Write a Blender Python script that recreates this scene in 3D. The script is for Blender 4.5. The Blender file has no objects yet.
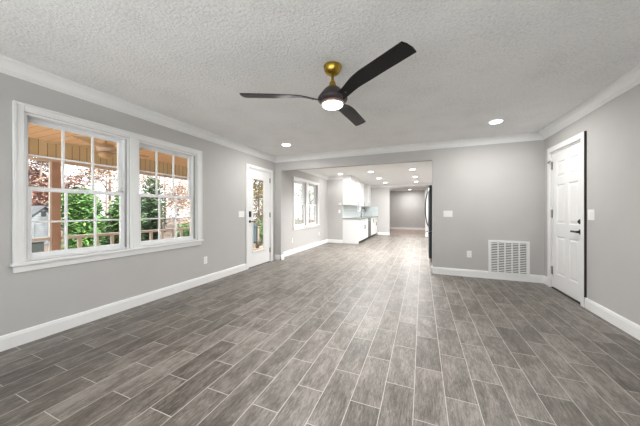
import bpy, bmesh, math, random
from mathutils import Vector, Matrix
random.seed(7)
S = bpy.context.scene
C = S.collection
PI = math.pi

# ------------------------------------------------------------------ camera
cam = bpy.data.cameras.new('camera'); camo = bpy.data.objects.new('camera', cam); C.objects.link(camo)
camo.location = (0, 0, 1.17)
camo.rotation_euler = (PI/2, 0, math.radians(22.276))
cam.sensor_width = 36.0; cam.lens = 249.0*36/640; cam.shift_y = -2.0/640
cam.clip_start = 0.02; cam.clip_end = 300
S.camera = camo

# ------------------------------------------------------------------ sky, exposure, lamp powers
W = bpy.data.worlds.new('sky'); S.world = W; W.use_nodes = True
bg = W.node_tree.nodes['Background']
bg.inputs[0].default_value = (0.93, 0.96, 1.0, 1); bg.inputs[1].default_value = 1.8
sun = bpy.data.lights.new('sun', 'SUN'); suno = bpy.data.objects.new('sun', sun); C.objects.link(suno)
sun.energy = 10; sun.angle = math.radians(3); sun.color = (1, .985, .96)
suno.rotation_euler = (math.radians(-4), math.radians(42), 0)          # from the panelled-door side, high
suno.location = (20, 2, 22)
S.view_settings.view_transform = 'Standard'; S.view_settings.look = 'None'
S.view_settings.gamma = 1; S.view_settings.exposure = 0.82
S.view_settings.use_curve_mapping = False
CAN_W = 12.5        # each recessed can in the living room
KITCHEN_W = 31.0    # each recessed can in the kitchen
FAN_W = 29.0
HALL_W = 25.0
LAMP_COL = (1.0, 0.985, 0.968)

# ------------------------------------------------------------------ materials
def newmat(name, col=(.8, .8, .8), rough=.5, metal=0, spec=.5):
    m = bpy.data.materials.new(name); m.use_nodes = True
    b = m.node_tree.nodes['Principled BSDF']
    b.inputs['Base Color'].default_value = (*col, 1)
    b.inputs['Roughness'].default_value = rough
    b.inputs['Metallic'].default_value = metal
    b.inputs['Specular IOR Level'].default_value = spec
    return m
def nd(m, t, **kw):
    n = m.node_tree.nodes.new(t)
    for k, v in kw.items(): setattr(n, k, v)
    return n
def ln(m, a, b): m.node_tree.links.new(a, b)
def bsdf(m): return m.node_tree.nodes['Principled BSDF']
def mth(m, op, a, b=None, c=None):
    n = nd(m, 'ShaderNodeMath', operation=op)
    for i, v in enumerate((a, b, c)):
        if v is None: continue
        if isinstance(v, (int, float)): n.inputs[i].default_value = v
        else: ln(m, v, n.inputs[i])
    return n.outputs[0]
def ramp(m, fac, stops):
    r = nd(m, 'ShaderNodeValToRGB'); e = r.color_ramp.elements
    while len(e) < len(stops): e.new(.5)
    for i, (p, c) in enumerate(stops): e[i].position = p; e[i].color = (*c, 1)
    ln(m, fac, r.inputs[0]); return r.outputs[0]
def noisy(name, c1, c2, scale=6, rough=.6, bump=0, bscale=None, stretch=(1, 1, 1), dist=.01, detail=4, spec=.5):
    m = newmat(name, c1, rough, 0, spec)
    tc = nd(m, 'ShaderNodeTexCoord'); mp = nd(m, 'ShaderNodeMapping'); mp.inputs['Scale'].default_value = stretch
    ln(m, tc.outputs['Object'], mp.inputs[0])
    n = nd(m, 'ShaderNodeTexNoise'); n.inputs['Scale'].default_value = scale; n.inputs['Detail'].default_value = detail
    ln(m, mp.outputs[0], n.inputs[0])
    ln(m, ramp(m, n.outputs[0], [(.32, c1), (.68, c2)]), bsdf(m).inputs['Base Color'])
    if bump:
        n2 = nd(m, 'ShaderNodeTexNoise'); n2.inputs['Scale'].default_value = bscale or scale; n2.inputs['Detail'].default_value = 3
        ln(m, mp.outputs[0], n2.inputs[0])
        bp = nd(m, 'ShaderNodeBump'); bp.inputs['Strength'].default_value = bump; bp.inputs['Distance'].default_value = dist
        ln(m, n2.outputs[0], bp.inputs['Height']); ln(m, bp.outputs[0], bsdf(m).inputs['Normal'])
    return m
def emit(name, col, st):
    m = newmat(name, col, .4)
    b = bsdf(m); b.inputs['Emission Color'].default_value = (*col, 1); b.inputs['Emission Strength'].default_value = st
    return m

M = {}
M['wall'] = noisy('wall_paint', (.495, .486, .474), (.513, .503, .490), 3, .7, .06, 160, dist=.002)
M['white'] = noisy('white_paint', (.81, .81, .805), (.84, .84, .835), 4, .38)
M['sash'] = noisy('white_vinyl', (.84, .85, .86), (.87, .88, .89), 4, .35)
M['track'] = newmat('grey_track', (.36, .36, .36), .6)
M['kceil'] = newmat('smooth_ceiling', (.88, .88, .875), .8)
M['darkstrip'] = newmat('dark_strip', (.035, .036, .03), .8)
M['black'] = newmat('matte_black', (.012, .012, .012), .35)
M['nickel'] = newmat('satin_nickel', (.30, .29, .27), .35, .8)
M['brass'] = newmat('aged_gold', (.50, .33, .06), .28, 1)
M['bronze'] = noisy('dark_bronze', (.030, .022, .028), (.045, .032, .040), 5, .35)
M['rose'] = newmat('copper_ring', (.55, .36, .30), .35, .6)
M['blade'] = noisy('black_blade', (.008, .008, .009), (.012, .012, .012), 9, .42, spec=.22)
M['lens'] = emit('lit_lens', (1, .95, .88), 9)
M['canlens'] = emit('lit_can_lens', (1, .97, .93), 7)
M['plate'] = newmat('switch_plate', (.86, .86, .84), .35)
M['cab'] = newmat('cabinet_white', (.75, .75, .745), .35)
M['toe'] = newmat('toe_kick', (.05, .05, .05), .7)
M['counter'] = noisy('grey_stone', (.16, .18, .175), (.26, .28, .27), 30, .2)
M['steel'] = newmat('dark_stainless', (.10, .105, .11), .3, .7)
M['fridge'] = newmat('black_stainless', (.045, .055, .062), .28, .6)
M['chrome'] = newmat('bright_handle', (.72, .72, .72), .22, 1)
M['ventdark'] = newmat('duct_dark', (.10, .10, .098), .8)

# backsplash: pale glass tile
m = M['splash'] = newmat('glass_tile', (.60, .66, .67), .12)
tc = nd(m, 'ShaderNodeTexCoord'); br = nd(m, 'ShaderNodeTexBrick')
mp = nd(m, 'ShaderNodeMapping'); mp.inputs['Rotation'].default_value = (PI/2, 0, PI/4)
ln(m, tc.outputs['Object'], mp.inputs[0]); ln(m, mp.outputs[0], br.inputs[0])
br.inputs['Color1'].default_value = (.56, .62, .63, 1); br.inputs['Color2'].default_value = (.64, .69, .70, 1)
br.inputs['Mortar'].default_value = (.72, .74, .74, 1); br.inputs['Scale'].default_value = 6.5; br.inputs['Mortar Size'].default_value = .01
ln(m, br.outputs[0], bsdf(m).inputs['Base Color'])

# clear glass
m = M['glass'] = bpy.data.materials.new('window_glass'); m.use_nodes = True
nt = m.node_tree; nt.nodes.remove(nt.nodes['Principled BSDF'])
tr = nd(m, 'ShaderNodeBsdfTransparent'); gl = nd(m, 'ShaderNodeBsdfGlossy'); gl.inputs['Roughness'].default_value = .02
mx = nd(m, 'ShaderNodeMixShader'); lw = nd(m, 'ShaderNodeLayerWeight'); lw.inputs['Blend'].default_value = .12
tr.inputs[0].default_value = (.97, .98, .97, 1)
ln(m, mth(m, 'MULTIPLY', lw.outputs['Fresnel'], .45), mx.inputs[0])
ln(m, tr.outputs[0], mx.inputs[1]); ln(m, gl.outputs[0], mx.inputs[2])
ln(m, mx.outputs[0], nt.nodes['Material Output'].inputs[0])

# textured living room ceiling
m = M['ceil'] = newmat('textured_ceiling', (.60, .59, .575), .9, 0, .2)
tc = nd(m, 'ShaderNodeTexCoord')
n1 = nd(m, 'ShaderNodeTexNoise'); n1.inputs['Scale'].default_value = 52; n1.inputs['Detail'].default_value = 6; n1.inputs['Roughness'].default_value = .68
n2 = nd(m, 'ShaderNodeTexNoise'); n2.inputs['Scale'].default_value = 2.6; n2.inputs['Detail'].default_value = 4
n3 = nd(m, 'ShaderNodeTexVoronoi', feature='SMOOTH_F1'); n3.inputs['Scale'].default_value = 60
for n in (n1, n2, n3): ln(m, tc.outputs['Object'], n.inputs['Vector'])
h = mth(m, 'ADD', n1.outputs[0], mth(m, 'MULTIPLY', n3.outputs['Distance'], .6))
f = mth(m, 'ADD', mth(m, 'MULTIPLY', n1.outputs[0], .75), mth(m, 'MULTIPLY', n2.outputs[0], .25))
ln(m, ramp(m, f, [(.35, (.69, .687, .685)), (.49, (.83, .828, .828)), (.64, (.885, .883, .883))]), bsdf(m).inputs['Base Color'])
bp = nd(m, 'ShaderNodeBump'); bp.inputs['Strength'].default_value = .65; bp.inputs['Distance'].default_value = .011
ln(m, h, bp.inputs['Height']); ln(m, bp.outputs[0], bsdf(m).inputs['Normal'])

# wood-look plank tile: planks run along Y, half-bond
def plank_floor(name, wx, ly, x0, y0, dark, mid, light, grout, rough=.40):
    m = newmat(name, mid, rough)
    tc = nd(m, 'ShaderNodeTexCoord'); sp = nd(m, 'ShaderNodeSeparateXYZ'); ln(m, tc.outputs['Object'], sp.inputs[0])
    u = mth(m, 'DIVIDE', mth(m, 'SUBTRACT', sp.outputs[0], x0), wx)
    col = mth(m, 'FLOOR', u); fx = mth(m, 'FRACT', u)
    v = mth(m, 'ADD', mth(m, 'DIVIDE', mth(m, 'SUBTRACT', sp.outputs[1], y0), ly), mth(m, 'MULTIPLY', col, .5))
    row = mth(m, 'FLOOR', v); fy = mth(m, 'FRACT', v)
    ex = mth(m, 'MULTIPLY', mth(m, 'MINIMUM', fx, mth(m, 'SUBTRACT', 1, fx)), wx)
    ey = mth(m, 'MULTIPLY', mth(m, 'MINIMUM', fy, mth(m, 'SUBTRACT', 1, fy)), ly)
    ed = mth(m, 'MINIMUM', ex, ey)
    g = mth(m, 'LESS_THAN', ed, .0021)
    cb = nd(m, 'ShaderNodeCombineXYZ'); ln(m, col, cb.inputs[0]); ln(m, row, cb.inputs[1])
    wn = nd(m, 'ShaderNodeTexWhiteNoise', noise_dimensions='2D'); ln(m, cb.outputs[0], wn.inputs['Vector'])
    off = nd(m, 'ShaderNodeVectorMath', operation='SCALE'); ln(m, wn.outputs['Color'], off.inputs[0]); off.inputs['Scale'].default_value = 37
    va = nd(m, 'ShaderNodeVectorMath', operation='ADD'); ln(m, tc.outputs['Object'], va.inputs[0]); ln(m, off.outputs[0], va.inputs[1])
    def noise(sx, sy, det, ro=.55, di=0):
        mp = nd(m, 'ShaderNodeMapping'); mp.inputs['Scale'].default_value = (sx, sy, 1); ln(m, va.outputs[0], mp.inputs[0])
        n = nd(m, 'ShaderNodeTexNoise'); n.inputs['Scale'].default_value = 1; n.inputs['Detail'].default_value = det
        n.inputs['Roughness'].default_value = ro; n.inputs['Distortion'].default_value = di
        ln(m, mp.outputs[0], n.inputs[0]); return n.outputs[0]
    fine = noise(150, 22, 5, .7, .8); cloud = noise(11, 4.0, 4, .6, .5); streak = noise(46, 4.5, 4, .6, 1.6)
    t = mth(m, 'ADD', mth(m, 'ADD', mth(m, 'MULTIPLY', fine, .52), mth(m, 'MULTIPLY', cloud, .36)),
            mth(m, 'ADD', mth(m, 'MULTIPLY', streak, .24), mth(m, 'MULTIPLY', wn.outputs['Value'], .07)))
    c = ramp(m, t, [(.49, dark), (.60, mid), (.71, light)])
    mx = nd(m, 'ShaderNodeMix', data_type='RGBA'); ln(m, g, mx.inputs['Factor']); ln(m, c, mx.inputs[6]); mx.inputs[7].default_value = (*grout, 1)
    ln(m, mx.outputs[2], bsdf(m).inputs['Base Color'])
    rr = mth(m, 'ADD', rough - .05, mth(m, 'MULTIPLY', fine, .14)); ln(m, rr, bsdf(m).inputs['Roughness'])
    hh = mth(m, 'ADD', mth(m, 'MULTIPLY', mth(m, 'MINIMUM', ed, .004), 250), mth(m, 'MULTIPLY', fine, .25))
    bp = nd(m, 'ShaderNodeBump'); bp.inputs['Strength'].default_value = .22; bp.inputs['Distance'].default_value = .003
    ln(m, hh, bp.inputs['Height']); ln(m, bp.outputs[0], bsdf(m).inputs['Normal'])
    return m
M['floor'] = plank_floor('plank_tile', .1815, .508, -.047, 1.497, (.062, .052, .043), (.140, .124, .107), (.260, .236, .211), (.45, .43, .40))
M['hallfloor'] = plank_floor('hall_plank', .12, 1.1, 0, 0, (.26, .19, .16), (.36, .27, .23), (.46, .36, .31), (.12, .09, .08), .3)

def boards(name, c1, c2, gap, axis, width, rough=.6):
    m = newmat(name, c1, rough)
    tc = nd(m, 'ShaderNodeTexCoord'); sp = nd(m, 'ShaderNodeSeparateXYZ'); ln(m, tc.outputs['Object'], sp.inputs[0])
    u = mth(m, 'DIVIDE', sp.outputs[axis], width); k = mth(m, 'FLOOR', u); fr = mth(m, 'FRACT', u)
    wn = nd(m, 'ShaderNodeTexWhiteNoise', noise_dimensions='1D'); ln(m, k, wn.inputs['W'])
    n = nd(m, 'ShaderNodeTexNoise'); n.inputs['Scale'].default_value = 9; ln(m, tc.outputs['Object'], n.inputs[0])
    c = ramp(m, mth(m, 'ADD', mth(m, 'MULTIPLY', wn.outputs['Value'], .6), mth(m, 'MULTIPLY', n.outputs[0], .4)), [(.2, c1), (.8, c2)])
    mx = nd(m, 'ShaderNodeMix', data_type='RGBA'); ln(m, mth(m, 'LESS_THAN', fr, .09), mx.inputs['Factor']); ln(m, c, mx.inputs[6]); mx.inputs[7].default_value = (*gap, 1)
    ln(m, mx.outputs[2], bsdf(m).inputs['Base Color'])
    return m
M['porchceil'] = boards('porch_ceiling_boards', (.88, .58, .33), (.94, .65, .40), (.66, .40, .21), 1, .14)
M['frieze'] = boards('porch_frieze_boards', (.66, .54, .33), (.76, .64, .41), (.30, .21, .10), 1, .105)
M['deck'] = boards('deck_boards', (.52, .35, .23), (.62, .43, .29), (.16, .10, .07), 0, .14)
M['beam'] = noisy('porch_beam', (.60, .46, .35), (.68, .54, .42), 8, .6)
M['post'] = noisy('brown_post', (.46, .28, .20), (.54, .34, .25), 6, .6)
M['rail'] = noisy('weathered_rail', (.66, .58, .52), (.76, .69, .63), 7, .6)
M['tanfan'] = noisy('tan_fan', (.55, .36, .19), (.62, .43, .25), 5, .5)
M['soil'] = noisy('leaf_litter', (.055, .036, .027), (.11, .078, .058), 9, .9, .5, 14, dist=.05)
M['concrete'] = noisy('pale_concrete', (.75, .75, .75), (.82, .82, .82), 5, .85)
M['bark'] = noisy('bark', (.13, .10, .085), (.24, .19, .16), 12, .9, .4, 20, stretch=(3, 3, .6), dist=.02)
M['shingle'] = noisy('grey_shingle', (.06, .064, .068), (.085, .09, .095), 14, .8)
M['siding'] = boards('grey_siding', (.15, .16, .167), (.17, .182, .19), (.08, .088, .09), 2, .13)
M['bin'] = newmat('dark_bin', (.02, .024, .022), .5)
M['bluemetal'] = newmat('blue_grey_paint', (.035, .055, .065), .5)
def leafmat(name, cols):
    m = newmat(name, cols[0], .55)
    g = nd(m, 'ShaderNodeNewGeometry')
    st = [(i/(max(1, len(cols)-1)), c) for i, c in enumerate(cols)]
    ln(m, ramp(m, g.outputs['Random Per Island'], st), bsdf(m).inputs['Base Color'])
    bsdf(m).inputs['Transmission Weight'].default_value = 0
    return m
M['green'] = leafmat('green_leaves', [(.012, .045, .008), (.04, .12, .018), (.10, .21, .04), (.03, .09, .02), (.17, .28, .07)])
M['dkgreen'] = leafmat('dark_green_leaves', [(.010, .026, .012), (.025, .065, .02), (.09, .15, .06), (.02, .05, .025), (.16, .20, .13)])
M['red'] = leafmat('autumn_red_leaves', [(.07, .022, .016), (.20, .07, .04), (.30, .17, .12), (.06, .035, .03), (.34, .23, .18)])
M['amber'] = leafmat('autumn_amber_leaves', [(.22, .15, .04), (.28, .22, .08), (.15, .16, .05), (.32, .27, .14), (.26, .13, .07)])
M['pale'] = leafmat('pale_autumn_leaves', [(.36, .25, .18), (.32, .19, .13), (.40, .33, .27), (.22, .15, .11)])
M['sparse'] = leafmat('pale_green_leaves', [(.30, .36, .22), (.40, .44, .31), (.17, .22, .14), (.46, .47, .38)])

# ------------------------------------------------------------------ mesh helpers
class MB:
    def __init__(s): s.bm = bmesh.new()
    def box(s, x0, x1, y0, y1, z0, z1):
        v = [s.bm.verts.new((x, y, z)) for x in (x0, x1) for y in (y0, y1) for z in (z0, z1)]
        for f in ((0,1,3,2),(4,6,7,5),(0,4,5,1),(2,3,7,6),(0,2,6,4),(1,5,7,3)): s.bm.faces.new([v[i] for i in f])
        return s
    def prism(s, poly, d):
        """closed polygon of 3-D points swept by the vector d"""
        a = [s.bm.verts.new(p) for p in poly]; b = [s.bm.verts.new(Vector(p)+Vector(d)) for p in poly]; n = len(a)
        s.bm.faces.new(a); s.bm.faces.new(b[::-1])
        for i in range(n): s.bm.faces.new((a[i], b[i], b[(i+1) % n], a[(i+1) % n]))
        return s
    def lathe(s, prof, loc=(0, 0, 0), seg=32, axis='Z', cap=True):
        rings = []
        for r, z in prof:
            ring = []
            for k in range(seg):
                t = 2*PI*k/seg; p = (r*math.cos(t), r*math.sin(t), z)
                if axis == 'X': p = (p[2], p[0], p[1])
                if axis == 'Y': p = (p[0], p[2], p[1])
                ring.append(s.bm.verts.new(Vector(p)+Vector(loc)))
            rings.append(ring)
        for a, b in zip(rings, rings[1:]):
            for k in range(seg): s.bm.faces.new((a[k], a[(k+1) % seg], b[(k+1) % seg], b[k]))
        if cap: s.bm.faces.new(rings[0][::-1]); s.bm.faces.new(rings[-1])
        return s
    def tube(s, pts, r, seg=10):
        pts = [Vector(p) for p in pts]; rings = []
        rs = r if isinstance(r, (list, tuple)) else [r]*len(pts)
        for i, p in enumerate(pts):
            t = (pts[min(i+1, len(pts)-1)]-pts[max(i-1, 0)]).normalized()
            up = Vector((0, 0, 1)) if abs(t.z) < .9 else Vector((1, 0, 0))
            a = t.cross(up).normalized(); b = t.cross(a)
            rings.append([s.bm.verts.new(p+(a*math.cos(2*PI*k/seg)+b*math.sin(2*PI*k/seg))*rs[i]) for k in range(seg)])
        for a, b in zip(rings, rings[1:]):
            for k in range(seg): s.bm.faces.new((a[k], a[(k+1) % seg], b[(k+1) % seg], b[k]))
        s.bm.faces.new(rings[0][::-1]); s.bm.faces.new(rings[-1])
        return s
    def build(s, name, mat, parent=None, bevel=0, smooth=False, flat_ang=None):
        bmesh.ops.recalc_face_normals(s.bm, faces=s.bm.faces[:])
        me = bpy.data.meshes.new(name); s.bm.to_mesh(me); s.bm.free()
        o = bpy.data.objects.new(name, me); C.objects.link(o); me.materials.append(mat)
        if smooth:
            for p in me.polygons: p.use_smooth = True
        if bevel:
            b = o.modifiers.new('edge', 'BEVEL'); b.width = bevel; b.segments = 2; b.limit_method = 'ANGLE'; b.angle_limit = math.radians(50)
        if parent:
            o.parent = parent; o.matrix_parent_inverse = parent.matrix_basis.inverted()
        return o
def B(*a): return MB().box(*a)
def tag(o, label=None, cat=None, group=None, kind=None):
    for k, v in (('label', label), ('category', cat), ('group', group), ('kind', kind)):
        if v: o[k] = v
    return o
def thing(name, label, cat, loc, group=None, kind=None):
    o = bpy.data.objects.new(name, None); C.objects.link(o); o.location = loc; o.empty_display_size = .1
    return tag(o, label, cat, group, kind)
def struct(name, mb, mat, label, cat, parent=None, bevel=0):
    return tag(mb.build(name, mat, parent, bevel), label, cat, kind='structure')
def children(o): return [c for c in bpy.data.objects if c.parent == o]
def copy_tree(o, loc=None, parent=None):
    c = o.copy(); C.objects.link(c)
    if parent: c.parent = parent
    if loc: c.location = loc
    for ch in children(o): copy_tree(ch, None, c)
    return c
def pieces(mb, axis, c0, c1, a0, a1, z0, z1, holes):
    """a wall slab between c0 and c1 on the axis, with rectangular holes cut through"""
    As = sorted({a0, a1, *[h[0] for h in holes], *[h[1] for h in holes]}); Zs = sorted({z0, z1, *[h[2] for h in holes], *[h[3] for h in holes]})
    for i in range(len(As)-1):
        run = None
        for j in range(len(Zs)-1):
            am, zm = (As[i]+As[i+1])/2, (Zs[j]+Zs[j+1])/2
            solid = not any(h[0] < am < h[1] and h[2] < zm < h[3] for h in holes)
            if solid: run = (run[0], Zs[j+1]) if run else (Zs[j], Zs[j+1])
            if run and (not solid or j == len(Zs)-2):
                if axis == 'X': mb.box(c0, c1, As[i], As[i+1], *run)
                else: mb.box(As[i], As[i+1], c0, c1, *run)
                run = None
    return mb
CROWN = [(0, 2.44), (.095, 2.44), (.095, 2.428), (.082, 2.428), (.082, 2.421), (.060, 2.410), (.042, 2.392), (.033, 2.368), (.031, 2.358), (.022, 2.358), (.022, 2.344), (.011, 2.342), (.011, 2.326), (0, 2.326)]
BASE = [(0, 0), (.016, 0), (.016, .098), (.013, .106), (.012, .118), (.006, .126), (0, .126)]
def run(prof, segs):
    """moulding profile along wall segments ((x0,y0),(x1,y1),(nx,ny))"""
    mb = MB()
    for p, q, n in segs:
        poly = [(p[0]+n[0]*d, p[1]+n[1]*d, z) for d, z in prof]
        mb.prism(poly, (q[0]-p[0], q[1]-p[1], 0))
    return mb

# ------------------------------------------------------------------ the shell
XL, XR, YB, YR = -3.255, 1.835, 5.115, -1.15       # left, right, back, rear wall faces
YD, XK, YK, XKR = 8.675, -2.67, 12.4, .97          # dining end, kitchen left wall, kitchen end, kitchen right
WT = .14
WZ0, WZ1 = .72, 2.045
W1a, W1b, W2a, W2b = 1.045, 1.895, 2.0, 2.865
D1a, D1b, D1t = 4.105, 4.915, 2.055                # glazed door opening
D2a, D2b, D2t = 4.072, 4.878, 2.06                 # white door opening
V1a, V1b, V2a, V2b = 6.07, 6.845, 6.955, 7.745     # dining window openings

fl = B(XL-.15, XR+.15, YR-.15, YK+.12, -.2, 0)
struct('floor', fl, M['floor'], 'grey wood-look plank tile floor through living room and kitchen', 'floor')
struct('floor_hall', B(-2.6, 1.4, YK+.12, 16.75, -.2, -.001), M['hallfloor'], 'reddish brown wood floor in the far hall', 'floor')
struct('ceiling', B(XL-.15, XR+.15, YR-.15, YB+.1, 2.44, 2.56), M['ceil'], 'rough textured pale grey living room ceiling', 'ceiling')
struct('ceiling_kitchen', B(XL-.15, XKR+.1, YB+.1, YK+.12, 2.44, 2.56), M['kceil'], 'smooth white kitchen and dining ceiling', 'ceiling')
struct('ceiling_hall', B(-2.6, 1.4, YK+.12, 16.75, 2.44, 2.56), M['kceil'], 'smooth white ceiling of the far hall', 'ceiling')
wl = pieces(MB(), 'X', XL-WT, XL, YR-.15, YD+.12, 0, 2.44, [(W1a, W1b, WZ0, WZ1), (W2a, W2b, WZ0, WZ1), (D1a, D1b, 0, D1t), (V1a, V1b, WZ0, WZ1), (V2a, V2b, WZ0, WZ1)])
struct('wall_left', wl, M['wall'], 'long grey wall with the windows and glazed door', 'wall')
wr = pieces(MB(), 'X', XR, XR+WT, YR-.15, YB+.12, 0, 2.44, [(D2a, D2b, 0, D2t)])
struct('wall_right', wr, M['wall'], 'grey wall holding the white panelled door', 'wall')
wb = pieces(MB(), 'Y', YB, YB+.12, XL, XR, 0, 2.44, [(-3.10, .18, 0, 2.13), (1.11, 1.598, .13, .624)])
struct('wall_back', wb, M['wall'], 'grey wall with the vent grille and wide opening', 'wall')
wre = pieces(MB(), 'Y', YR-WT, YR, XL, XR, 0, 2.44, [(-2.9, 1.5, .04, 2.2)])
struct('wall_rear', wre, M['wall'], 'grey wall behind the viewpoint', 'wall')
struct('wall_dining', B(XL, XK, YD, YD+.12, 0, 2.44), M['wall'], 'short grey wall with thermostat at dining end', 'wall')
wk = pieces(MB(), 'X', XK-WT, XK, YD+.12, YK+.12, 0, 2.44, [(10.95, 11.6, 1.15, 2.0)])
struct('wall_kitchen', wk, M['wall'], 'kitchen wall behind the white cabinets', 'wall')
we = pieces(MB(), 'Y', YK, YK+.12, XK, XKR, 0, 2.44, [(-1.45, .135, 0, 2.255)])
struct('wall_kitchen_end', we, M['wall'], 'grey kitchen end wall with hall opening', 'wall')
struct('wall_kitchen_right', B(XKR, XKR+.12, YB+.12, YK+.12, 0, 2.44), M['wall'], 'grey kitchen wall behind the refrigerator', 'wall')
struct('wall_hall', B(-2.6, 1.4, 16.6, 16.75, 0, 2.44), M['wall'], 'grey wall at the end of the hall', 'wall')
hs = MB(); hs.box(-2.6, -2.48, YK+.12, 16.6, 0, 2.44); hs.box(1.28, 1.4, YK+.12, 16.6, 0, 2.44)
struct('wall_hall_sides', hs, M['wall'], 'grey side walls of the hall', 'wall')

# crown mouldings
struct('trim_1', run(CROWN, [((XL, YR), (XL, YB), (1, 0)), ((XR, YR), (XR, YB), (-1, 0)), ((XL, YB), (XR, YB), (0, -1)), ((XL, YR), (XR, YR), (0, 1))]), M['white'], 'white crown moulding round the living room', 'moulding')
struct('trim_2', run(CROWN, [((XL, YB+.12), (XL, YD), (1, 0)), ((XL, YD), (XK, YD), (0, -1)), ((XK, YD), (XK, YK), (1, 0)), ((XK, YK), (XKR, YK), (0, -1)), ((XKR, YB+.12), (XKR, YK), (-1, 0)), ((XL, YB+.12), (XKR, YB+.12), (0, 1))]), M['white'], 'white crown moulding round the kitchen', 'moulding')
# baseboards
struct('baseboard_left', run(BASE, [((XL, YR), (XL, 4.035), (1, 0))]), M['white'], 'white baseboard under the large window', 'baseboard')
struct('baseboard_dining', run(BASE, [((XL, YB+.12), (XL, YD), (1, 0)), ((XL, YD), (XK, YD), (0, -1)), ((XL, YB), (-3.10+.016, YB), (0, -1)), ((-3.10, YB-.016), (-3.10, YB+.136), (1, 0))]), M['white'], 'white baseboard of the dining area', 'baseboard')
struct('baseboard_right', run(BASE, [((XR, YR), (XR, 3.99), (-1, 0)), ((XR, 4.945), (XR, YB), (-1, 0))]), M['white'], 'white baseboard beside the panelled door', 'baseboard')
struct('baseboard_back', run(BASE, [((.18-.016, YB), (XR, YB), (0, -1)), ((.18, YB-.016), (.18, YB+.12), (-1, 0))]), M['white'], 'white baseboard below the vent grille', 'baseboard')
struct('baseboard_kitchen', run(BASE, [((-2.02, YK), (-1.45, YK), (0, -1)), ((.135, YK), (XKR, YK), (0, -1))]), M['white'], 'white baseboard on kitchen end wall', 'baseboard')
struct('baseboard_hall', run(BASE, [((-2.48, 16.6), (1.28, 16.6), (0, -1))]), M['white'], 'white baseboard across the hall end', 'baseboard')
struct('baseboard_rear', run(BASE, [((XL, YR), (-2.97, YR), (0, 1)), ((1.57, YR), (XR, YR), (0, 1))]), M['white'], 'white baseboard behind the viewpoint', 'baseboard')

# ------------------------------------------------------------------ windows in the left wall (plane X = XL)
def sash(parent, xo, ya, yb, za, zb, cols, rows, st=.042, top=.045, bot=.06, th=.034):
    mb = MB(); x0, x1 = xo, xo+th
    mb.box(x0, x1, ya, ya+st, za, zb); mb.box(x0, x1, yb-st, yb, za, zb)
    mb.box(x0, x1, ya+st, yb-st, za, za+bot); mb.box(x0, x1, ya+st, yb-st, zb-top, zb)
    f = mb.build('sash', M['sash'], parent, .003)
    g = B(xo+th*.4, xo+th*.4+.004, ya+st-.005, yb-st+.005, za+bot-.005, zb-top+.005).build('pane', M['glass'], f)
    ga, gb, gz, gt = ya+st, yb-st, za+bot, zb-top
    xm = xo+th*.55
    for k in range(1, cols):
        y = ga+(gb-ga)*k/cols
        B(xm-.012, xm+.014, y-.009, y+.009, gz, gt).build('muntin', M['sash'], f, .003)
    for k in range(1, rows):
        z = gz+(gt-gz)*k/rows
        B(xm-.011, xm+.013, ga, gb, z-.009, z+.009).build('muntin', M['sash'], f, .003)
    return f
def wall_window(name, label, openings, cas, out, cols, rows, zmeet, sill_over):
    (a0, a1), (b0, b1) = openings; oa, ob, ztop, zap = out
    w = thing(name, label, 'window', (XL, (oa+ob)/2, WZ0), kind='structure')
    cs = MB(); x0, x1 = XL, XL+.019
    zb = WZ0-.004
    cs.box(x0, x1, oa, a0-.004, zb, ztop); cs.box(x0, x1, b1+.004, ob, zb, ztop)
    cs.box(x0, x1, a0-.004, b1+.004, WZ1+.004, ztop); cs.box(x0, x1, a1+.006, b0-.006, zb, WZ1+.004)
    cs.build('casing', M['white'], w, .004)
    bd = MB()                                       # raised outer back band and inner bead
    bd.box(x1, x1+.010, oa, oa+.020, zb, ztop); bd.box(x1, x1+.010, ob-.020, ob, zb, ztop); bd.box(x1, x1+.010, oa+.02, ob-.02, ztop-.020, ztop)
    mc = (a1+b0)/2
    bd.box(x1, x1+.006, mc-.016, mc+.016, zb, WZ1+.004)
    bd.build('casing_bead', M['white'], w, .003)
    B(XL-.02, XL+.045, oa-.012, ob+.012, WZ0-.026, WZ0).build('window_sill', M['white'], w, .005)
    B(XL, XL+.018, oa+.002, ob-.002, zap, WZ0-.026).build('apron', M['white'], w, .004)
    for (ya, yb) in openings:
        fr = MB(); t = .016
        fr.box(XL-WT+.01, XL, ya, ya+t, WZ0, WZ1); fr.box(XL-WT+.01, XL, yb-t, yb, WZ0, WZ1)
        fr.box(XL-WT+.01, XL, ya+t, yb-t, WZ1-t, WZ1); fr.box(XL-WT+.01, XL-.02, ya+t, yb-t, WZ0, WZ0+.014)
        fr.build('window_frame', M['sash'], w)
        tr = MB()
        tr.box(XL-.043, XL-.006, ya+t, ya+t+.005, WZ0+.02, WZ1-t); tr.box(XL-.043, XL-.006, yb-t-.005, yb-t, WZ0+.02, WZ1-t)
        tr.build('sash_track', M['track'], w)
        lo = sash(w, XL-.078, ya+t, yb-t, WZ0+.014, zmeet+.018, cols, rows, st=.046, bot=.05, top=.040)
        sash(w, XL-.130, ya+t, yb-t, zmeet-.018, WZ1-t, cols, rows, bot=.036, top=.045)
        ym = (ya+yb)/2
        k = MB(); k.box(XL-.077, XL-.050, ym-.03, ym+.03, zmeet+.018, zmeet+.027); k.box(XL-.070, XL-.054, ym-.008, ym+.02, zmeet+.027, zmeet+.037)
        k.build('sash_lock', M['nickel'], lo)
    return w
wall_window('window_1', 'large white double-hung twin window with muntin grid, facing the porch', [(W1a, W1b), (W2a, W2b)], .07, (.975, 2.952, 2.118, .635), 3, 2, 1.375, 0)
wall_window('window_2', 'smaller white twin window of plain panes in the dining area', [(V1a, V1b), (V2a, V2b)], .07, (6.0, 7.815, 2.115, .64), 1, 1, 1.365, 0)
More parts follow.
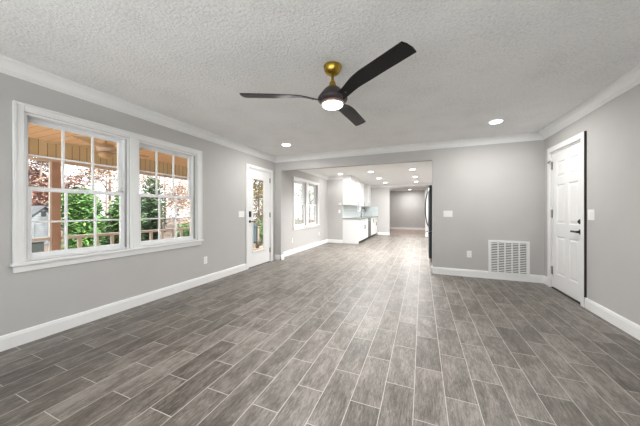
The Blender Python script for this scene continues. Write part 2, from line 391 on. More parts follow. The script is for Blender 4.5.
# rear glazing, added behind the viewpoint to bring light onto the ceiling
w3 = thing('window_3_added', 'wide white glazing added behind the viewpoint for daylight', 'window', (-.7, YR, .04), kind='structure')
c3 = MB(); c3.box(-2.97, -2.9, YR, YR+.02, 0, 2.27); c3.box(1.5, 1.57, YR, YR+.02, 0, 2.27); c3.box(-2.9, 1.5, YR, YR+.02, 2.2, 2.27)
c3.build('casing', M['white'], w3)
s3 = MB(); s3.box(-2.9, 1.5, YR-.09, YR-.05, .04, .09); s3.box(-2.9, 1.5, YR-.09, YR-.05, 2.15, 2.2)
for x in (-2.9, -1.45, .0, 1.45): s3.box(x, x+.05, YR-.09, YR-.05, .09, 2.15)
s3 = s3.build('window_frame', M['sash'], w3)
B(-2.88, 1.48, YR-.074, YR-.07, .08, 2.16).build('pane', M['glass'], s3)
struct('added_patio', B(-9, 9, -14, YR-.16, -.3, -.12), M['concrete'], 'added pale concrete slab behind the viewpoint, bounces light indoors', 'added_patio')  # unseen, added to bounce sunlight up through the rear glazing
struct('wall_sky_block', B(-14, 14, -12.3, -12, -.3, 5.2), M['siding'], 'added tall wall behind the viewpoint, blocks the sky', 'wall')  # unseen, added to keep sky light out of the rear glazing
# small window over the sink
w4 = thing('window_4', 'small bright window over the kitchen sink', 'window', (XK, 11.275, 1.15), kind='structure')
s4 = MB(); s4.box(XK-.09, XK, 10.95, 10.99, 1.15, 2.0); s4.box(XK-.09, XK, 11.56, 11.6, 1.15, 2.0); s4.box(XK-.09, XK, 10.99, 11.56, 1.15, 1.19); s4.box(XK-.09, XK, 10.99, 11.56, 1.96, 2.0)
s4 = s4.build('window_frame', M['white'], w4)
B(XK-.06, XK-.056, 10.99, 11.56, 1.19, 1.96).build('pane', M['glass'], s4)

# ------------------------------------------------------------------ glazed door (left wall)
d1 = thing('door_1', 'white full-glass exterior door with black keypad and lever', 'door', (XL, (D1a+D1b)/2, 0), kind='structure')
cs = MB(); cs.box(XL, XL+.019, 4.035, D1a-.003, 0, 2.12); cs.box(XL, XL+.019, D1b+.003, 4.985, 0, 2.12); cs.box(XL, XL+.019, D1a-.003, D1b+.003, D1t+.003, 2.12)
cs.build('casing', M['white'], d1, .004)
jb = MB(); jb.box(XL-WT, XL, D1a-.002, D1a+.015, 0, D1t); jb.box(XL-WT, XL, D1b-.015, D1b+.002, 0, D1t); jb.box(XL-WT, XL, D1a+.015, D1b-.015, D1t-.015, D1t)
jb.build('jamb', M['white'], d1)
B(XL-WT, XL-.005, D1a+.015, D1b-.015, 0, .012).build('threshold', M['steel'], d1)
xd0, xd1 = XL-.055, XL-.012; ya, yb, zt = D1a+.018, D1b-.018, D1t-.018
ga, gb, gz0, gz1 = 4.255, 4.70, .30, 1.87
db = pieces(MB(), 'X', xd0, xd1, ya, yb, .014, zt, [(ga, gb, gz0, gz1)])
db = db.build('door_slab', M['white'], d1)
lf = MB()
for x0, x1 in ((xd1, xd1+.012),):
    lf.box(x0-.03, x1, ga, ga+.026, gz0, gz1); lf.box(x0-.03, x1, gb-.026, gb, gz0, gz1); lf.box(x0-.03, x1, ga+.026, gb-.026, gz0, gz0+.026); lf.box(x0-.03, x1, ga+.026, gb-.026, gz1-.026, gz1)
lf = lf.build('glazing_bead', M['white'], d1, .005)
B(xd0+.018, xd0+.022, ga+.02, gb-.02, gz0+.02, gz1-.02).build('pane', M['glass'], lf)
kp = B(xd1, xd1+.022, 4.148, 4.205, 1.045, 1.165).build('keypad', M['black'], d1, .006)
lv = MB().lathe([(.030, 0), (.030, .008), (.012, .010), (.012, .045)], (xd1, 4.178, .955), 20, 'X')
lv.box(xd1+.030, xd1+.045, 4.166, 4.30, .945, .965)
lv.build('door_handle', M['black'], d1, .003)
for z in (1.87, 1.08, .27):
    B(XL-.012, XL+.002, yb-.012, yb+.022, z-.055, z+.055).build('hinge', M['nickel'], d1, .002)

# ------------------------------------------------------------------ panelled door (right wall)
d2 = thing('door_2', 'white six-panel door with black lever and round deadbolt', 'door', (XR, (D2a+D2b)/2, 0), kind='structure')
cs = MB(); cs.box(XR-.024, XR, 3.997, D2a-.003, 0, 2.138); cs.box(XR-.024, XR, D2b+.003, 4.947, 0, 2.138); cs.box(XR-.024, XR, D2a-.003, D2b+.003, D2t+.003, 2.138)
cs.build('casing', M['white'], d2, .004)
B(XR-.022, XR, 3.991, 3.9972, .127, 2.136).build('casing_edge', M['darkstrip'], d2)  # dark strip down the near side of the casing
jb = MB(); jb.box(XR, XR+WT, D2a-.002, D2a+.013, 0, D2t); jb.box(XR, XR+WT, D2b-.013, D2b+.002, 0, D2t); jb.box(XR, XR+WT, D2a+.013, D2b-.013, D2t-.013, D2t)
jb.build('jamb', M['white'], d2)
B(XR-.004, XR+WT, D2a+.013, D2b-.013, 0, .014).build('threshold', M['darkstrip'], d2)
ya, yb, zb, zt = D2a+.016, D2b-.018, .018, D2t-.017; xf = XR+.014
bm = bmesh.new()
Wd = yb-ya; st = .112; mid = .10; pw = (Wd-2*st-mid)/2
ys = [ya, ya+st, ya+st+pw, ya+st+pw+mid, yb-st, yb]
zs = [zb, .235, .80, .985, 1.56, 1.665, 1.90, zt]
vs = [[bm.verts.new((xf, y, z)) for z in zs] for y in ys]; pan = []
for i in range(5):
    for j in range(7):
        f = bm.faces.new((vs[i][j], vs[i+1][j], vs[i+1][j+1], vs[i][j+1]))
        if i in (1, 3) and j in (1, 3, 5): pan.append(f)
bmesh.ops.recalc_face_normals(bm, faces=bm.faces[:])
if bm.faces[0].normal.x > 0: bmesh.ops.reverse_faces(bm, faces=bm.faces[:])
bmesh.ops.inset_individual(bm, faces=pan, thickness=.020, depth=-.011)
bmesh.ops.inset_individual(bm, faces=pan, thickness=.012, depth=0)
bmesh.ops.inset_individual(bm, faces=pan, thickness=.030, depth=.008)
me = bpy.data.meshes.new('door_slab')
bk = MB(); bk.bm.free(); bk.bm = bm; bk.box(xf+.012, xf+.042, ya, yb, zb, zt)
for a in ((xf, xf+.012, ya-.0, ya+.0005, zb, zt), (xf, xf+.012, yb-.0005, yb, zb, zt), (xf, xf+.012, ya, yb, zt-.0005, zt), (xf, xf+.012, ya, yb, zb, zb+.0005)): bk.box(*a)
bmesh.ops.remove_doubles(bk.bm, verts=bk.bm.verts[:], dist=1e-6)
me = bpy.data.meshes.new('door_slab'); bk.bm.to_mesh(me); bk.bm.free(); me.materials.append(M['white'])
ds = bpy.data.objects.new('door_slab', me); C.objects.link(ds); ds.parent = d2; ds.matrix_parent_inverse = Matrix.Translation(d2.location).inverted()
MB().lathe([(.031, 0), (.031, -.012), (.024, -.020), (.010, -.022), (.010, -.03)], (xf, D2a+.07, 1.035), 24, 'X').build('deadbolt', M['black'], d2)
lv = MB().lathe([(.034, 0), (.034, -.010), (.014, -.012), (.014, -.05)], (xf, D2a+.07, .905), 24, 'X')
lv.box(xf-.052, xf-.034, D2a+.058, D2a+.195, .893, .917)
lv.build('door_handle', M['black'], d2, .003)
for z in (1.86, 1.13, .27):
    B(XR-.006, XR+.012, yb-.004, yb+.019, z-.06, z+.06).build('hinge', M['nickel'], d2, .002)
ct = MB(); ct.box(XR-.040, XR-.024, yb+.012, yb+.030, 1.90, 1.925); ct.tube([(XR-.036, yb+.045, 1.922), (XR-.036, yb-.045, 1.922)], .007, 8)
ct.build('hinge_stop', M['nickel'], d2)

# ------------------------------------------------------------------ return-air grille
v = thing('vent_grille', 'large white louvered return-air grille low on the grey wall', 'vent', (1.353, YB, .09))
x0, x1, z0, z1 = 1.066, 1.642, .086, .668; yv = YB-.004
fm = pieces(MB(), 'Y', yv-.014, yv+.003, x0, x1, z0, z1, [(x0+.042, x1-.042, z0+.042, z1-.042)])
fm.build('grille_frame', M['white'], v, .003)
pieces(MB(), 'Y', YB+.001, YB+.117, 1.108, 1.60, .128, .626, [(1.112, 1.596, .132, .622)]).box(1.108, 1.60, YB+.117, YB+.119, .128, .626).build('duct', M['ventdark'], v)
ix0, ix1 = x0+.042, x1-.042
for k in range(1, 5):
    x = ix0+(ix1-ix0)*k/5
    B(x-.009, x+.009, yv-.013, yv-.001, z0+.042, z1-.042).build('divider', M['white'], v)
n = 17
for k in range(n):
    z = z0+.048+(z1-z0-.096)*(k+.35)/n
    MB().prism([(ix0, yv-.012, z), (ix0, yv-.012, z+.003), (ix0, yv+.002, z+.0135), (ix0, yv+.002, z+.0105)], (ix1-ix0, 0, 0)).build('louver', M['white'], v)
tag(v)

# ------------------------------------------------------------------ ceiling fan
HX, HY = -.725, 2.06
fan = thing('ceiling_fan', 'black three-blade ceiling fan on a short brass rod with a lit lens', 'ceiling fan', (HX, HY, 2.44))
H = (HX, HY, 0)
MB().lathe([(.062, 2.44), (.078, 2.436), (.079, 2.425), (.073, 2.402), (.060, 2.380), (.044, 2.366), (.024, 2.360)], H, 40).build('canopy', M['brass'], fan, smooth=True)
MB().lathe([(.0125, 2.362), (.0125, 2.28)], H, 20).build('downrod', M['brass'], fan, smooth=True)
MB().lathe([(.014, 2.305), (.024, 2.298), (.030, 2.276), (.036, 2.258), (.036, 2.252)], H, 28).build('coupling', M['brass'], fan, smooth=True)
mt = MB().lathe([(.034, 2.256), (.050, 2.250), (.070, 2.234), (.092, 2.208), (.113, 2.181), (.128, 2.160), (.132, 2.146), (.126, 2.134), (.108, 2.125), (.096, 2.120)], H, 48).build('motor_housing', M['bronze'], fan, smooth=True)
MB().lathe([(.094, 2.124), (.100, 2.114), (.099, 2.102), (.092, 2.098), (.086, 2.101)], H, 48, cap=False).build('light_ring', M['rose'], fan, smooth=True)
MB().lathe([(.089, 2.112), (.088, 2.097), (.080, 2.087), (.060, 2.080), (.030, 2.077), (.004, 2.076)], H, 40).build('lens', M['lens'], fan, smooth=True)
def blade_mb():
    # along +X, pitched so the +Y edge hangs lower
    mb = MB(); N = 22; up = []; 
    for i in range(N+1):
        t = i/N; r = .085+(.795-.085)*t
        q = min(1, t/.5); q = q*q*(3-2*q)
        yp = .046+.008*q; ym = -.034-.038*q                # trailing edge straight, leading edge swells
        pitch = math.radians(22-11*min(1, t/.6)); w = min(1, t/.32); w = w*w*(3-2*w); z = 2.140+.030*w+.006*t
        row = []
        for side, dz in ((-1, .0045), (-.4, .0065), (.4, .0065), (1, .0045), (1, -.0035), (.4, -.0045), (-.4, -.0045), (-1, -.0035)):
            y = (yp+ym)/2+side*(yp-ym)/2; e = max(0, (t-.86)/.14)
            endx = (.009*side-.010*side*side)*e
            row.append(mb.bm.verts.new((r+endx, y*math.cos(pitch), z-y*math.sin(pitch)+dz)))
        up.append(row)
    for a, b in zip(up, up[1:]):
        for k in range(8): mb.bm.faces.new((a[k], a[(k+1) % 8], b[(k+1) % 8], b[k]))
    mb.bm.faces.new(up[0][::-1]); mb.bm.faces.new(up[-1])
    return mb
for ang in (-156.5, -33.3, 85.5):
    mb = blade_mb(); R = Matrix.Translation((HX, HY, 0)) @ Matrix.Rotation(math.radians(ang), 4, 'Z')
    bmesh.ops.transform(mb.bm, matrix=R, verts=mb.bm.verts[:])
    bl = mb.build('blade', M['blade'], fan, smooth=False)
    sc = MB()
    for rr, yy in ((.150, -.012), (.150, .014)): sc.lathe([(.006, 2.150), (.006, 2.141)], (rr+.02, yy*.6+.012, 0), 10)
    bmesh.ops.transform(sc.bm, matrix=R, verts=sc.bm.verts[:])
    sc.build('blade_screw', M['chrome'], bl)
def lamp(name, loc, power, size, parent, spread=PI):
    l = bpy.data.lights.new(name, 'AREA'); l.shape = 'DISK'; l.size = size; l.energy = power; l.color = LAMP_COL; l.spread = spread
    o = bpy.data.objects.new(name, l); C.objects.link(o)
    o.parent = parent; o.matrix_parent_inverse = Matrix.Translation(parent.location).inverted(); o.location = loc
    return o
lamp('fan_lamp', (HX, HY, 2.070), FAN_W, .16, fan)

# ------------------------------------------------------------------ recessed lights
def can(x, y, power, label, group, spread=PI):
    t = thing('recessed_light', label, 'ceiling light', (x, y, 2.44), group)
    MB().lathe([(.094, 2.4395), (.094, 2.436), (.082, 2.431), (.074, 2.433), (.074, 2.4395)], (x, y, 0), 36, cap=False).build('trim_ring', M['white'], t, smooth=True)
    MB().lathe([(.075, 2.438), (.075, 2.4295), (.06, 2.4288)], (x, y, 0), 32).build('lens', M['canlens'], t)
    lamp('can_lamp', (x, y, 2.427), power, .14, t, spread)
    return t
g1 = 'recessed lights in the living room ceiling'
can(-2.40, 4.16, CAN_W, 'round recessed light in textured ceiling near the glazed door', g1)
can(.97, 4.21, CAN_W, 'round recessed light in textured ceiling toward the panelled door', g1)
g2 = 'recessed lights in the kitchen ceiling'
for x, y, lab in ((-2.57, 8.10, 'round recessed kitchen light in front of the thermostat wall'),
                  (-1.53, 8.07, 'nearest recessed kitchen light of the row beside the wall cabinets'),
                  (-1.54, 9.78, 'middle recessed kitchen light of the row beside the wall cabinets'),
                  (-1.53, 11.40, 'farthest recessed kitchen light of the row beside the wall cabinets'),
                  (-.27, 8.09, 'first and biggest-looking recessed kitchen light of the row on the refrigerator side'),
                  (-.24, 9.88, 'second recessed kitchen light of the row on the refrigerator side'),
                  (-.23, 11.48, 'recessed kitchen light on the refrigerator side closest to hall opening')):
    can(x, y, KITCHEN_W*(.22 if x < -2 else .44 if x < -1 else 1.1), lab, g2, PI if x < -1 else 2.6)
for x, lab in ((-2.57, 'added recessed kitchen light over the dining window wall, hidden by the header'), (-1.53, 'added unseen recessed kitchen light just past the header, middle one'), (-.26, 'added unseen recessed kitchen light just past the header near the refrigerator')):
    can(x, 6.42, KITCHEN_W*(.10 if x < -2 else 1.35 if x < -1 else .55), lab, g2, 2.4)  # unseen cans, added to brighten the floor past the header
can(-.66, 15.6, HALL_W, 'round ceiling light in the hall beyond the kitchen opening', 'hall light')

# ------------------------------------------------------------------ plates, outlets, thermostat
def plate(name, label, cat, plane, c, u, z, w, h, kind, n=1):
    """plane 'X+' = on a wall facing +X at X=c, etc."""
    loc = (c, u, z) if plane[0] == 'X' else (u, c, z)
    t = thing(name, label, cat, loc); sg = 1 if plane[1] == '+' else -1
    def bx(u0, u1, z0, z1, d0, d1):
        lo, hi = sorted((c+sg*d0, c+sg*d1))
        return B(lo, hi, u0, u1, z0, z1) if plane[0] == 'X' else B(u0, u1, lo, hi, z0, z1)
    bx(u-w/2, u+w/2, z-h/2, z+h/2, 0, .006).build('cover_plate', M['plate'], t, .002)
    if kind == 'switch':
        for k in range(n):
            uc = u+(k-(n-1)/2)*.046
            bx(uc-.016, uc+.016, z-.033, z+.033, .006, .010).build('rocker', M['plate'], t, .002)
    elif kind == 'outlet':
        for dz in (-.019, .019):
            s = bx(u-.016, u+.016, z+dz-.014, z+dz+.014, .006, .008).build('socket', M['plate'], t, .003)
            for du in (-.006, .006): bx(u+du-.0012, u+du+.0012, z+dz-.004, z+dz+.006, .008, .0086).build('slot', M['black'], s)
    elif kind == 'thermostat':
        bx(u-w/2+.006, u+w/2-.006, z-h/2+.006, z+h/2-.006, .006, .022).build('body', M['plate'], t, .004)
        bx(u-.022, u+.022, z-.004, z+.018, .022, .0225).build('display', M['track'], t)
    return t
plate('light_switch', 'wide white three-rocker switch plate beside the glazed door', 'light switch', 'X+', XL, 3.905, 1.108, .165, .117, 'switch', 3)
plate('wall_outlet', 'white outlet between large window and glazed door', 'outlet', 'X+', XL, 3.034, .372, .072, .116, 'outlet')
plate('light_switch', 'white double-rocker switch plate on the wall beside the wide opening', 'light switch', 'Y-', YB, .440, 1.118, .150, .112, 'switch', 2)
plate('wall_outlet', 'white outlet beside the vent grille', 'outlet', 'Y-', YB, .777, .402, .075, .118, 'outlet')
plate('light_switch', 'white switch plate beside the panelled door', 'light switch', 'X-', XR, 3.896, 1.125, .125, .125, 'switch', 2)
plate('wall_outlet', 'white outlet under the near end of the dining window', 'outlet', 'X+', XL, 5.95, .37, .072, .116, 'outlet')
plate('wall_outlet', 'white outlet under the far end of the dining window', 'outlet', 'X+', XL, 7.85, .40, .072, .116, 'outlet')
plate('thermostat', 'beige thermostat on the short wall beside the wall cabinets', 'thermostat', 'Y-', YD, -2.765, 1.425, .11, .085, 'thermostat')
plate('light_switch', 'white switch plate below the thermostat', 'light switch', 'Y-', YD, -2.79, 1.15, .075, .116, 'switch', 1)

# ------------------------------------------------------------------ kitchen
XF = -2.045      # base cabinet front
def shaker(parent, name, x, y0, y1, z0, z1, rail=.055):
    o = B(x, x+.010, y0, y1, z0, z1).build(name, M['cab'], parent, .002)
    fr = MB(); fr.box(x+.010, x+.020, y0, y0+rail, z0, z1); fr.box(x+.010, x+.020, y1-rail, y1, z0, z1)
    fr.box(x+.010, x+.020, y0+rail, y1-rail, z0, z0+rail); fr.box(x+.010, x+.020, y0+rail, y1-rail, z1-rail, z1)
    fr.build('shaker_frame', M['cab'], o, .002)
    return o
def pull(parent, x, y, z, L=.13, vert=True):
    mb = MB(); d = (0, 0, L/2) if vert else (0, L/2, 0)
    p = Vector((x+.030, y, z)); dv = Vector(d)
    mb.tube([p-dv, p+dv], .0065, 8)
    for s in (-.75, .75): mb.tube([p+dv*s-Vector((.032, 0, 0)), p+dv*s], .005, 8)
    return mb.build('pull_handle', M['steel'], parent)
def base_cab(label, y0, y1, drawer, end):
    t = thing('base_cabinet', label, 'cabinet', ((XK+XF)/2, (y0+y1)/2, 0), 'white base cabinets along the kitchen wall')
    B(XK+.002, XF, y0, y1, .10, .875).build('carcass', M['cab'], t, .002)
    B(XK+.002, XF-.06, y0+(.0 if not end else .0), y1, 0, .10).build('toe_kick', M['toe'], t)
    if end: B(XK+.002, XF-.03, y0-.012, y0, 0, .875).build('end_panel', M['cab'], t, .002)
    ym = (y0+y1)/2; zt = .865
    if drawer:
        d = shaker(t, 'drawer', XF, y0+.004, y1-.004, .715, zt, .04); pull(d, XF+.020, ym, .79, .16, False); zt = .705
    for a, b, hy in ((y0+.004, ym-.002, ym-.045), (ym+.002, y1-.004, ym+.045)):
        d = shaker(t, 'door', XF, a, b, .115, zt); pull(d, XF+.020, hy, zt-.13, .15)
    return t
base_cab('white base cabinet with end panel and drawer, nearest the dining wall', 8.69, 10.09, True, True)
base_cab('white base cabinet below the sink, past the dishwasher', 10.72, 11.58, False, False)
base_cab('white base cabinet in the corner by kitchen end wall', 11.585, 12.385, True, False)
dw = thing('dishwasher', 'dark stainless dishwasher between white base cabinets', 'dishwasher', (-2.35, 10.405, 0))
B(XK+.02, XF-.01, 10.10, 10.71, .10, .87).build('body', M['steel'], dw)
B(XF-.01, XF+.022, 10.103, 10.707, .11, .865).build('door', M['steel'], dw, .005)
B(XK+.02, XF-.07, 10.10, 10.71, 0, .10).build('toe_kick', M['toe'], dw)
MB().tube([(XF+.055, 10.15, .79), (XF+.055, 10.66, .79)], .011, 10).build('handle', M['chrome'], dw)
ctp = B(XK+.002, XF+.045, 8.665, YK-.002, .8755, .912)
tag(ctp.build('countertop', M['counter'], None, .004), 'grey stone countertop along the white base cabinets', 'countertop')
sp = MB(); sp.box(XK+.0005, XK+.010, 8.68, 10.93, .9125, 1.375); sp.box(XK+.0005, XK+.010, 10.93, 11.62, .9125, 1.149); sp.box(XK+.0005, XK+.010, 11.62, YK-.001, .9125, 1.375); sp.box(XK+.010, XF+.045, YK-.010, YK-.0005, .9125, 1.375)
tag(sp.build('backsplash', M['splash']), 'pale blue-grey glass backsplash above the countertop', 'backsplash')
fc = thing('faucet', 'black gooseneck kitchen faucet on the countertop', 'faucet', (-2.53, 11.05, .912))
fy = 11.05
MB().lathe([(.028, .912), (.028, .925), (.018, .935), (.017, 1.0)], (-2.53, fy, 0), 18).build('base', M['black'], fc, smooth=True)
MB().tube([(-2.53, fy, .98), (-2.53, fy, 1.20)]+[(-2.53+.09-.09*math.cos(a), fy, 1.20+.10*math.sin(a)) for a in [PI*k/10 for k in range(1, 11)]]+[(-2.35, fy, 1.13)], .013, 10).build('spout', M['black'], fc, smooth=True)
MB().tube([(-2.53, fy, .985), (-2.53, fy+.07, 1.01), (-2.53, fy+.10, 1.05)], .008, 8).build('lever', M['black'], fc)
XU = -2.37
def upper_cab(label, y0, y1, hy):
    t = thing('wall_cabinet', label, 'cabinet', ((XK+XU)/2, (y0+y1)/2, 1.38), 'white wall cabinets under the kitchen ceiling')
    B(XK+.002, XU, y0, y1, 1.385, 2.36).build('carcass', M['cab'], t, .002)
    n = 2 if y1-y0 > .8 else 1; w = (y1-y0)/n
    for k in range(n):
        d = shaker(t, 'door', XU, y0+k*w+.003, y0+(k+1)*w-.003, 1.39, 2.355)
        if k == n-1: pull(d, XU+.02, hy, 1.475, .14)
    MB().prism([(XK+.002, y0-.03, 2.44), (XU+.065, y0-.03, 2.44), (XU+.06, y0-.03, 2.425), (XU+.028, y0-.03, 2.375), (XU+.024, y0-.03, 2.36), (XK+.002, y0-.03, 2.36)], (0, y1-y0+.03, 0)).build('crown', M['cab'], t)
    return t
upper_cab('white wall cabinet nearest the dining wall', 8.70, 9.775, 9.71)
upper_cab('white wall cabinet ending at the sink window', 9.78, 10.86, 10.79)
upper_cab('white wall cabinet in the far corner past the sink window', 11.72, 12.385, 11.77)

fr = thing('refrigerator', 'black stainless french-door refrigerator just past the wide opening', 'refrigerator', (.55, 6.76, 0))
fy0, fy1, fxd, fxb = 6.30, 7.21, .150, .215
B(fxb, .93, fy0, fy1, .03, 1.745).build('body', M['fridge'], fr, .006)
for x in (fxb+.05, .87):
    for y in (fy0+.05, fy1-.05): MB().lathe([(.022, 0), (.022, .032)], (x, y, 0), 14).build('foot', M['chrome'], fr)
ym = (fy0+fy1)/2
for a, b, hy in ((fy0, ym-.003, ym-.05), (ym+.003, fy1, ym+.05)):
    d = B(fxd, fxb-.004, a, b, .705, 1.77).build('door', M['fridge'], fr, .010)
    pts = []
    for k in range(13):
        t = k/12; pts.append((fxd-.006-.068*math.sin(PI*t)**.6, hy, .80+.86*t))
    MB().tube(pts, .013, 10).build('door_handle', M['black'], d, smooth=True)
d = B(fxd, fxb-.004, fy0, fy1, .07, .690).build('freezer_drawer', M['fridge'], fr, .010)
pts = [(fxd-.006-.05*math.sin(PI*k/12)**.5, fy0+.06+(fy1-fy0-.12)*k/12, .64) for k in range(13)]
MB().tube(pts, .012, 10).build('drawer_handle', M['chrome'], d, smooth=True)
B(fxb+.02, fxb+.10, fy0+.03, fy0+.11, 1.745, 1.775).build('hinge_cover', M['black'], fr, .004)

# ------------------------------------------------------------------ outside: porch
XP = -5.70; PE = 7.3
struct('floor_porch', B(-5.90, XL-WT-.002, -1.2, PE+1.6, -.36, -.22), M['deck'], 'brown board porch deck outside the window', 'deck')
struct('ceiling_porch', B(-5.95, XL-WT-.002, -1.2, PE, 2.335, 2.40), M['porchceil'], 'tan board porch ceiling seen through the window', 'ceiling')
struct('trim_3', B(XP-.10, XP-.04, -1.2, PE, 2.05, 2.335), M['frieze'], 'olive vertical-board frieze along the porch edge', 'frieze')
struct('trim_4', B(XP-.13, XP, -1.2, PE, 1.995, 2.05), M['beam'], 'brown beam below the porch frieze', 'beam')
def porch_post(y, label):
    t = thing('porch_post', label, 'post', (XP-.06, y, -.22), 'brown porch posts')
    B(XP-.125, XP-.005, y-.05, y+.06, -.22, 1.995).build('shaft', M['post'], t, .006)
    B(XP-.05, XP-.004, y-.078, y-.052, -.22, 1.995).build('edge_strip', M['rail'], t)
porch_post(2.20, 'square brown porch post seen through the large window')
porch_post(4.95, 'square brown porch post toward the glazed door')
porch_post(7.18, 'square brown porch post at the end of the porch roof')
def railing(y0, y1, label):
    t = thing('porch_railing', label, 'railing', (XP-.06, (y0+y1)/2, -.22), 'weathered porch railings')
    B(XP-.11, XP-.01, y0, y1, .685, .735).build('top_rail', M['rail'], t, .004)
    B(XP-.085, XP-.035, y0, y1, -.10, -.05).build('bottom_rail', M['rail'], t, .004)
    n = round((y1-y0)/.27)
    for k in range(1, n):
        y = y0+(y1-y0)*k/n
        B(XP-.082, XP-.038, y-.024, y+.024, -.05, .685).build('baluster', M['rail'], t)
railing(-.4, 2.12, 'weathered railing on the shed side of the brown post')
railing(2.27, 4.86, 'weathered railing in front of the green shrubs')
railing(5.025, 7.09, 'weathered railing running to the end of porch roof')
t = thing('newel_post', 'dark newel post on the deck seen through the glazed door', 'post', (XP-.03, 7.77, -.22))
B(XP-.08, XP+.02, 7.72, 7.83, -.22, .56).build('shaft', M['bark'], t, .008)
B(XP-.10, XP+.04, 7.70, 7.85, .56, .59).build('cap', M['bark'], t, .006)
t = thing('gate_panel', 'blue-grey boarded gate panel beside the dark newel post', 'gate', (XP-.03, 7.5, -.22))
B(XP-.05, XP-.01, 7.27, 7.70, -.02, .66).build('board_panel', M['bluemetal'], t, .004)
for z in (.02, .58): B(XP-.01, XP+.015, 7.27, 7.70, z, z+.06).build('crossbar', M['bluemetal'], t, .003)
pf = thing('porch_fan', 'tan five-blade ceiling fan hanging on the porch', 'ceiling fan', (-4.45, 2.27, 2.335))
MB().lathe([(.07, 2.335), (.07, 2.31), (.03, 2.28), (.014, 2.275), (.014, 2.20), (.05, 2.19)], (-4.45, 2.27, 0), 24).build('downrod', M['tanfan'], pf, smooth=True)
MB().lathe([(.05, 2.195), (.10, 2.18), (.115, 2.13), (.10, 2.085), (.06, 2.07)], (-4.45, 2.27, 0), 28).build('motor_housing', M['beam'], pf, smooth=True)
MB().lathe([(.05, 2.07), (.085, 2.05), (.09, 2.01), (.06, 1.975), (.02, 1.965)], (-4.45, 2.27, 0), 24).build('lamp_bowl', M['tanfan'], pf, smooth=True)
for k in range(5):
    mb = MB().prism([(.10, -.03, 2.118), (.20, -.055, 2.118), (.62, -.065, 2.118), (.64, 0, 2.118), (.62, .065, 2.118), (.20, .055, 2.118), (.10, .03, 2.118)], (0, 0, .008))
    bmesh.ops.transform(mb.bm, matrix=Matrix.Translation((-4.45, 2.27, 0)) @ Matrix.Rotation(math.radians(20+72*k), 4, 'Z'), verts=mb.bm.verts[:])
    mb.build('blade', M['tanfan'], pf)
# ------------------------------------------------------------------ outside: yard
GZ = -.95
gm = MB(); N = 24
gv = [[gm.bm.verts.new((-3.4-90*(i/N)**1.5, -45+110*j/N, GZ-.35*min(1, i/14)+.05*math.sin(i*1.7+j*2.3))) for j in range(N+1)] for i in range(N+1)]
for i in range(N):
    for j in range(N): gm.bm.faces.new((gv[i][j], gv[i+1][j], gv[i+1][j+1], gv[i][j+1]))
struct('ground', gm, M['soil'], 'leaf-littered yard beyond the porch', 'ground')

# shed
sh = thing('garden_shed', 'small grey sided garden shed with shingle roof in the yard', 'shed', (-25.6, 8.55, GZ-.35), kind=None)
def shed():
    R = Matrix.Translation((-25.5, 8.8, GZ-.35)) @ Matrix.Rotation(math.radians(-84), 4, 'Z')
    def put(mb, n, m, p=sh):
        bmesh.ops.transform(mb.bm, matrix=R, verts=mb.bm.verts[:]); return mb.build(n, m, p)
    w, d, h, rg = .80, .75, 2.0, 2.75
    # gable faces +Y local
    put(MB().prism([(-w, -d, 0), (w, -d, 0), (w, -d, h), (0, -d, rg), (-w, -d, h)], (0, 2*d, 0)), 'shed_wall', M['siding'])
    rf = MB()
    for s in (-1, 1):
        rf.prism([(s*(w+.2), -d-.2, h-.16), (0, -d-.2, rg+.02), (0, -d-.2, rg+.10), (s*(w+.2), -d-.2, h-.06)], (0, 2*d+.4, 0))
    put(rf, 'shed_roof', M['shingle'])
    put(MB().box(-.13, .13, d, d+.03, h+.10, h+.46), 'gable_vent', M['bin'])
    cr = MB()
    for s in (-1, 1): cr.box(s*w-.05, s*w+.05, d, d+.03, 0, h)
    put(cr, 'corner_board', M['sash'])
    put(MB().box(-.45, .45, d, d+.04, 0, 1.75), 'shed_door', M['siding'])
shed()
bn = thing('trash_bin', 'dark plastic bin standing in the yard in front of the shed', 'bin', (-18.7, 6.4, GZ-.35))
MB().prism([(-18.95, 6.15, GZ-.4), (-18.45, 6.15, GZ-.4), (-18.45, 6.65, GZ-.4), (-18.95, 6.65, GZ-.4)], (0, 0, .88)).build('bin_body', M['bin'], bn, .03)
B(-19.0, -18.4, 6.1, 6.7, GZ+.48, GZ+.53).build('lid', M['bin'], bn, .015)

def leaves(mb, clumps, n, size, flat=.6):
    bm = mb.bm
    for _ in range(n):
        c, r = random.choice(clumps)
        while True:
            p = Vector((random.uniform(-1, 1), random.uniform(-1, 1), random.uniform(-1, 1)))
            if .25 < p.length < 1: break
        p = Vector(c)+Vector((p.x*r[0], p.y*r[1], p.z*r[2]))
        s = size*random.uniform(.6, 1.35)
        M3 = Matrix.Rotation(random.uniform(0, 2*PI), 3, 'Z') @ Matrix.Rotation(random.uniform(-1.2, 1.2), 3, 'X') @ Matrix.Rotation(random.uniform(-.8, .8), 3, 'Y')
        q = [M3 @ Vector(v)*s + p for v in ((-1, 0, 0), (0, -flat*.5, -.12), (1, 0, 0), (0, flat*.5, -.12))]
        v = [bm.verts.new(x) for x in q]
        bm.faces.new((v[0], v[1], v[2])); bm.faces.new((v[0], v[2], v[3]))
def plant(name, label, cat, group, base, clumps, n, size, mat, trunks, flat=.6):
    t = thing(name, label, cat, base, group)
    tk = MB()
    for pts, rs in trunks: tk.tube(pts, rs, 8)
    tk.build('trunk' if cat == 'tree' else 'stems', M['bark'], t)
    mb = MB(); leaves(mb, clumps, n, size, flat)
    me = bpy.data.meshes.new('foliage'); mb.bm.to_mesh(me); mb.bm.free(); me.materials.append(mat)
    o = bpy.data.objects.new('foliage', me); C.objects.link(o); o.parent = t; o.matrix_parent_inverse = Matrix.Translation(t.location).inverted()
    return t
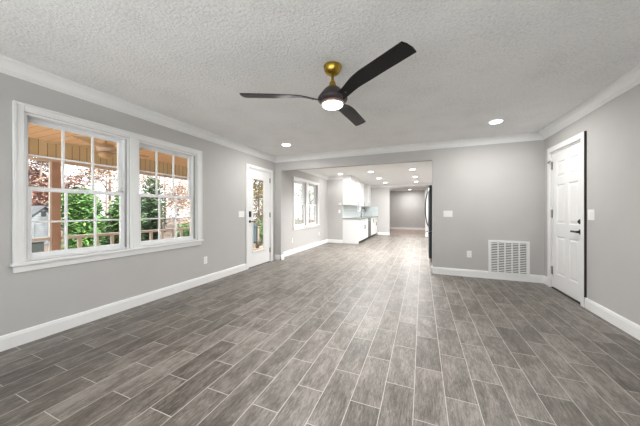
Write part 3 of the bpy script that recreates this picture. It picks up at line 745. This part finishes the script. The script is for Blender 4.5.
def bush(x, y, r, zt, mat, label, n=2600, size=.085, flat=.6):
    zb = GZ-.15; h = zt-zb; cl = []
    for k in range(9):
        a = random.uniform(0, 2*PI); q = random.uniform(.1, .6)*r; zc = zb+h*random.uniform(.25, .78)
        cl.append(((x+q*math.cos(a), y+q*math.sin(a), zc), (r*.55, r*.55, min(h*.26, zt-zc))))
    cl.append(((x, y, zt-h*.28), (r*.5, r*.5, h*.28))); cl.append(((x, y, zb+h*.3), (r*.85, r*.85, h*.34)))
    tr = [([(x, y, zb-.1), (x+random.uniform(-.3, .3)*r, y+random.uniform(-.3, .3)*r, zb+h*.6)], [.05, .015]) for _ in range(4)]
    plant('shrub', label, 'shrub', 'shrubs along the porch railing', (x, y, zb), cl, n, size, mat, tr, flat)
bush(-9.3, 4.02, .56, 1.85, M['green'], 'bright green leafy shrub next to the brown porch post', 6500, .075)
bush(-9.3, 5.25, .72, 1.95, M['green'], 'green leafy shrub behind the railing in the middle of the window', 6500, .075)
bush(-13.6, 6.3, .85, 2.3, M['green'], 'broad green shrub in the second row behind the brown post', 5200, .10)
bush(-12.9, 7.9, .95, 2.0, M['dkgreen'], 'broad dark green shrub in the second row of shrubs', 5000, .10)
bush(-7.55, 5.0, .46, 2.4, M['dkgreen'], 'tall dark green shrub seen at near side of second window unit', 3600, .075, .5)
bush(-8.3, 6.75, .5, .75, M['green'], 'low green shrub with bright leaves behind the railing', 1800, .09, .35)
bush(-10.4, 2.1, .5, .05, M['dkgreen'], 'low dark shrub between shed and porch post', 900)
bush(-8.3, 12.2, .8, .9, M['green'], 'rounded green shrub seen through the glazed door', 1600)
def tree(x, y, h, cr, mat, label, n, size, tr=.12, z0=.35, spread=1.0):
    zb = GZ-.5; cl = []; trunks = [([(x, y, zb), (x+.1, y-.1, zb+h*.5), (x+.05, y, zb+h*.85)], [tr, tr*.7, tr*.25])]
    for k in range(11):
        a = random.uniform(0, 2*PI); q = random.uniform(.25, 1)*cr; zc = zb+h*random.uniform(z0, .95)
        c = (x+q*math.cos(a), y+q*math.sin(a), zc)
        cl.append((c, (cr*.5*spread, cr*.5*spread, cr*.38*spread)))
        zz = max(zb+h*.25, zc-q*.8)
        trunks.append(([(x+.05, y-.05, zz), ((x+c[0])/2, (y+c[1])/2, (zz+zc)/2+.15), c], [tr*.4, tr*.25, tr*.08]))
    plant('tree', label, 'tree', 'trees behind the porch', (x, y, zb), cl, n, size, mat, trunks)
tree(-33, 11.7, 9.5, 2.7, M['red'], 'red autumn tree rising behind the shed', 9000, .16, .16, .22, 1.1)
tree(-40, 20.5, 9.5, 3.4, M['red'], 'rusty autumn tree far behind the green shrubs', 3600, .2, .16, .15)
tree(-21, 11.0, 9, 2.2, M['pale'], 'pale peach autumn tree close behind green shrubs', 2600, .13, .13, .3)
tree(-27, 19.5, 9, 3.0, M['pale'], 'pale peach autumn tree beyond the second window unit', 6500, .16, .13, .15, 1.1)
tree(-14.2, 19.5, 8, 2.4, M['amber'], 'yellow-green autumn tree seen through glazed door', 11000, .14, .12, .2, 1.25)
tree(-17, 24, 5, 2.4, M['red'], 'low red-leaved tree seen through glazed door', 3200, .13, .1, .1)
tree(-12.3, 26.8, 9, 2.2, M['sparse'], 'slim pale green tree seen through dining window', 2200, .11, .10, .15)
tree(-17, 36, 10, 2.8, M['sparse'], 'tall pale green tree farther off from dining window', 2600, .15, .13, .15)
tree(-33, 29, 9, 3.6, M['pale'], 'wide pale autumn tree far across the yard', 2200, .2, .16, .2)
tree(-36, 2, 9, 3.6, M['amber'], 'amber autumn tree far behind the shed', 2600, .2, .16, .1)
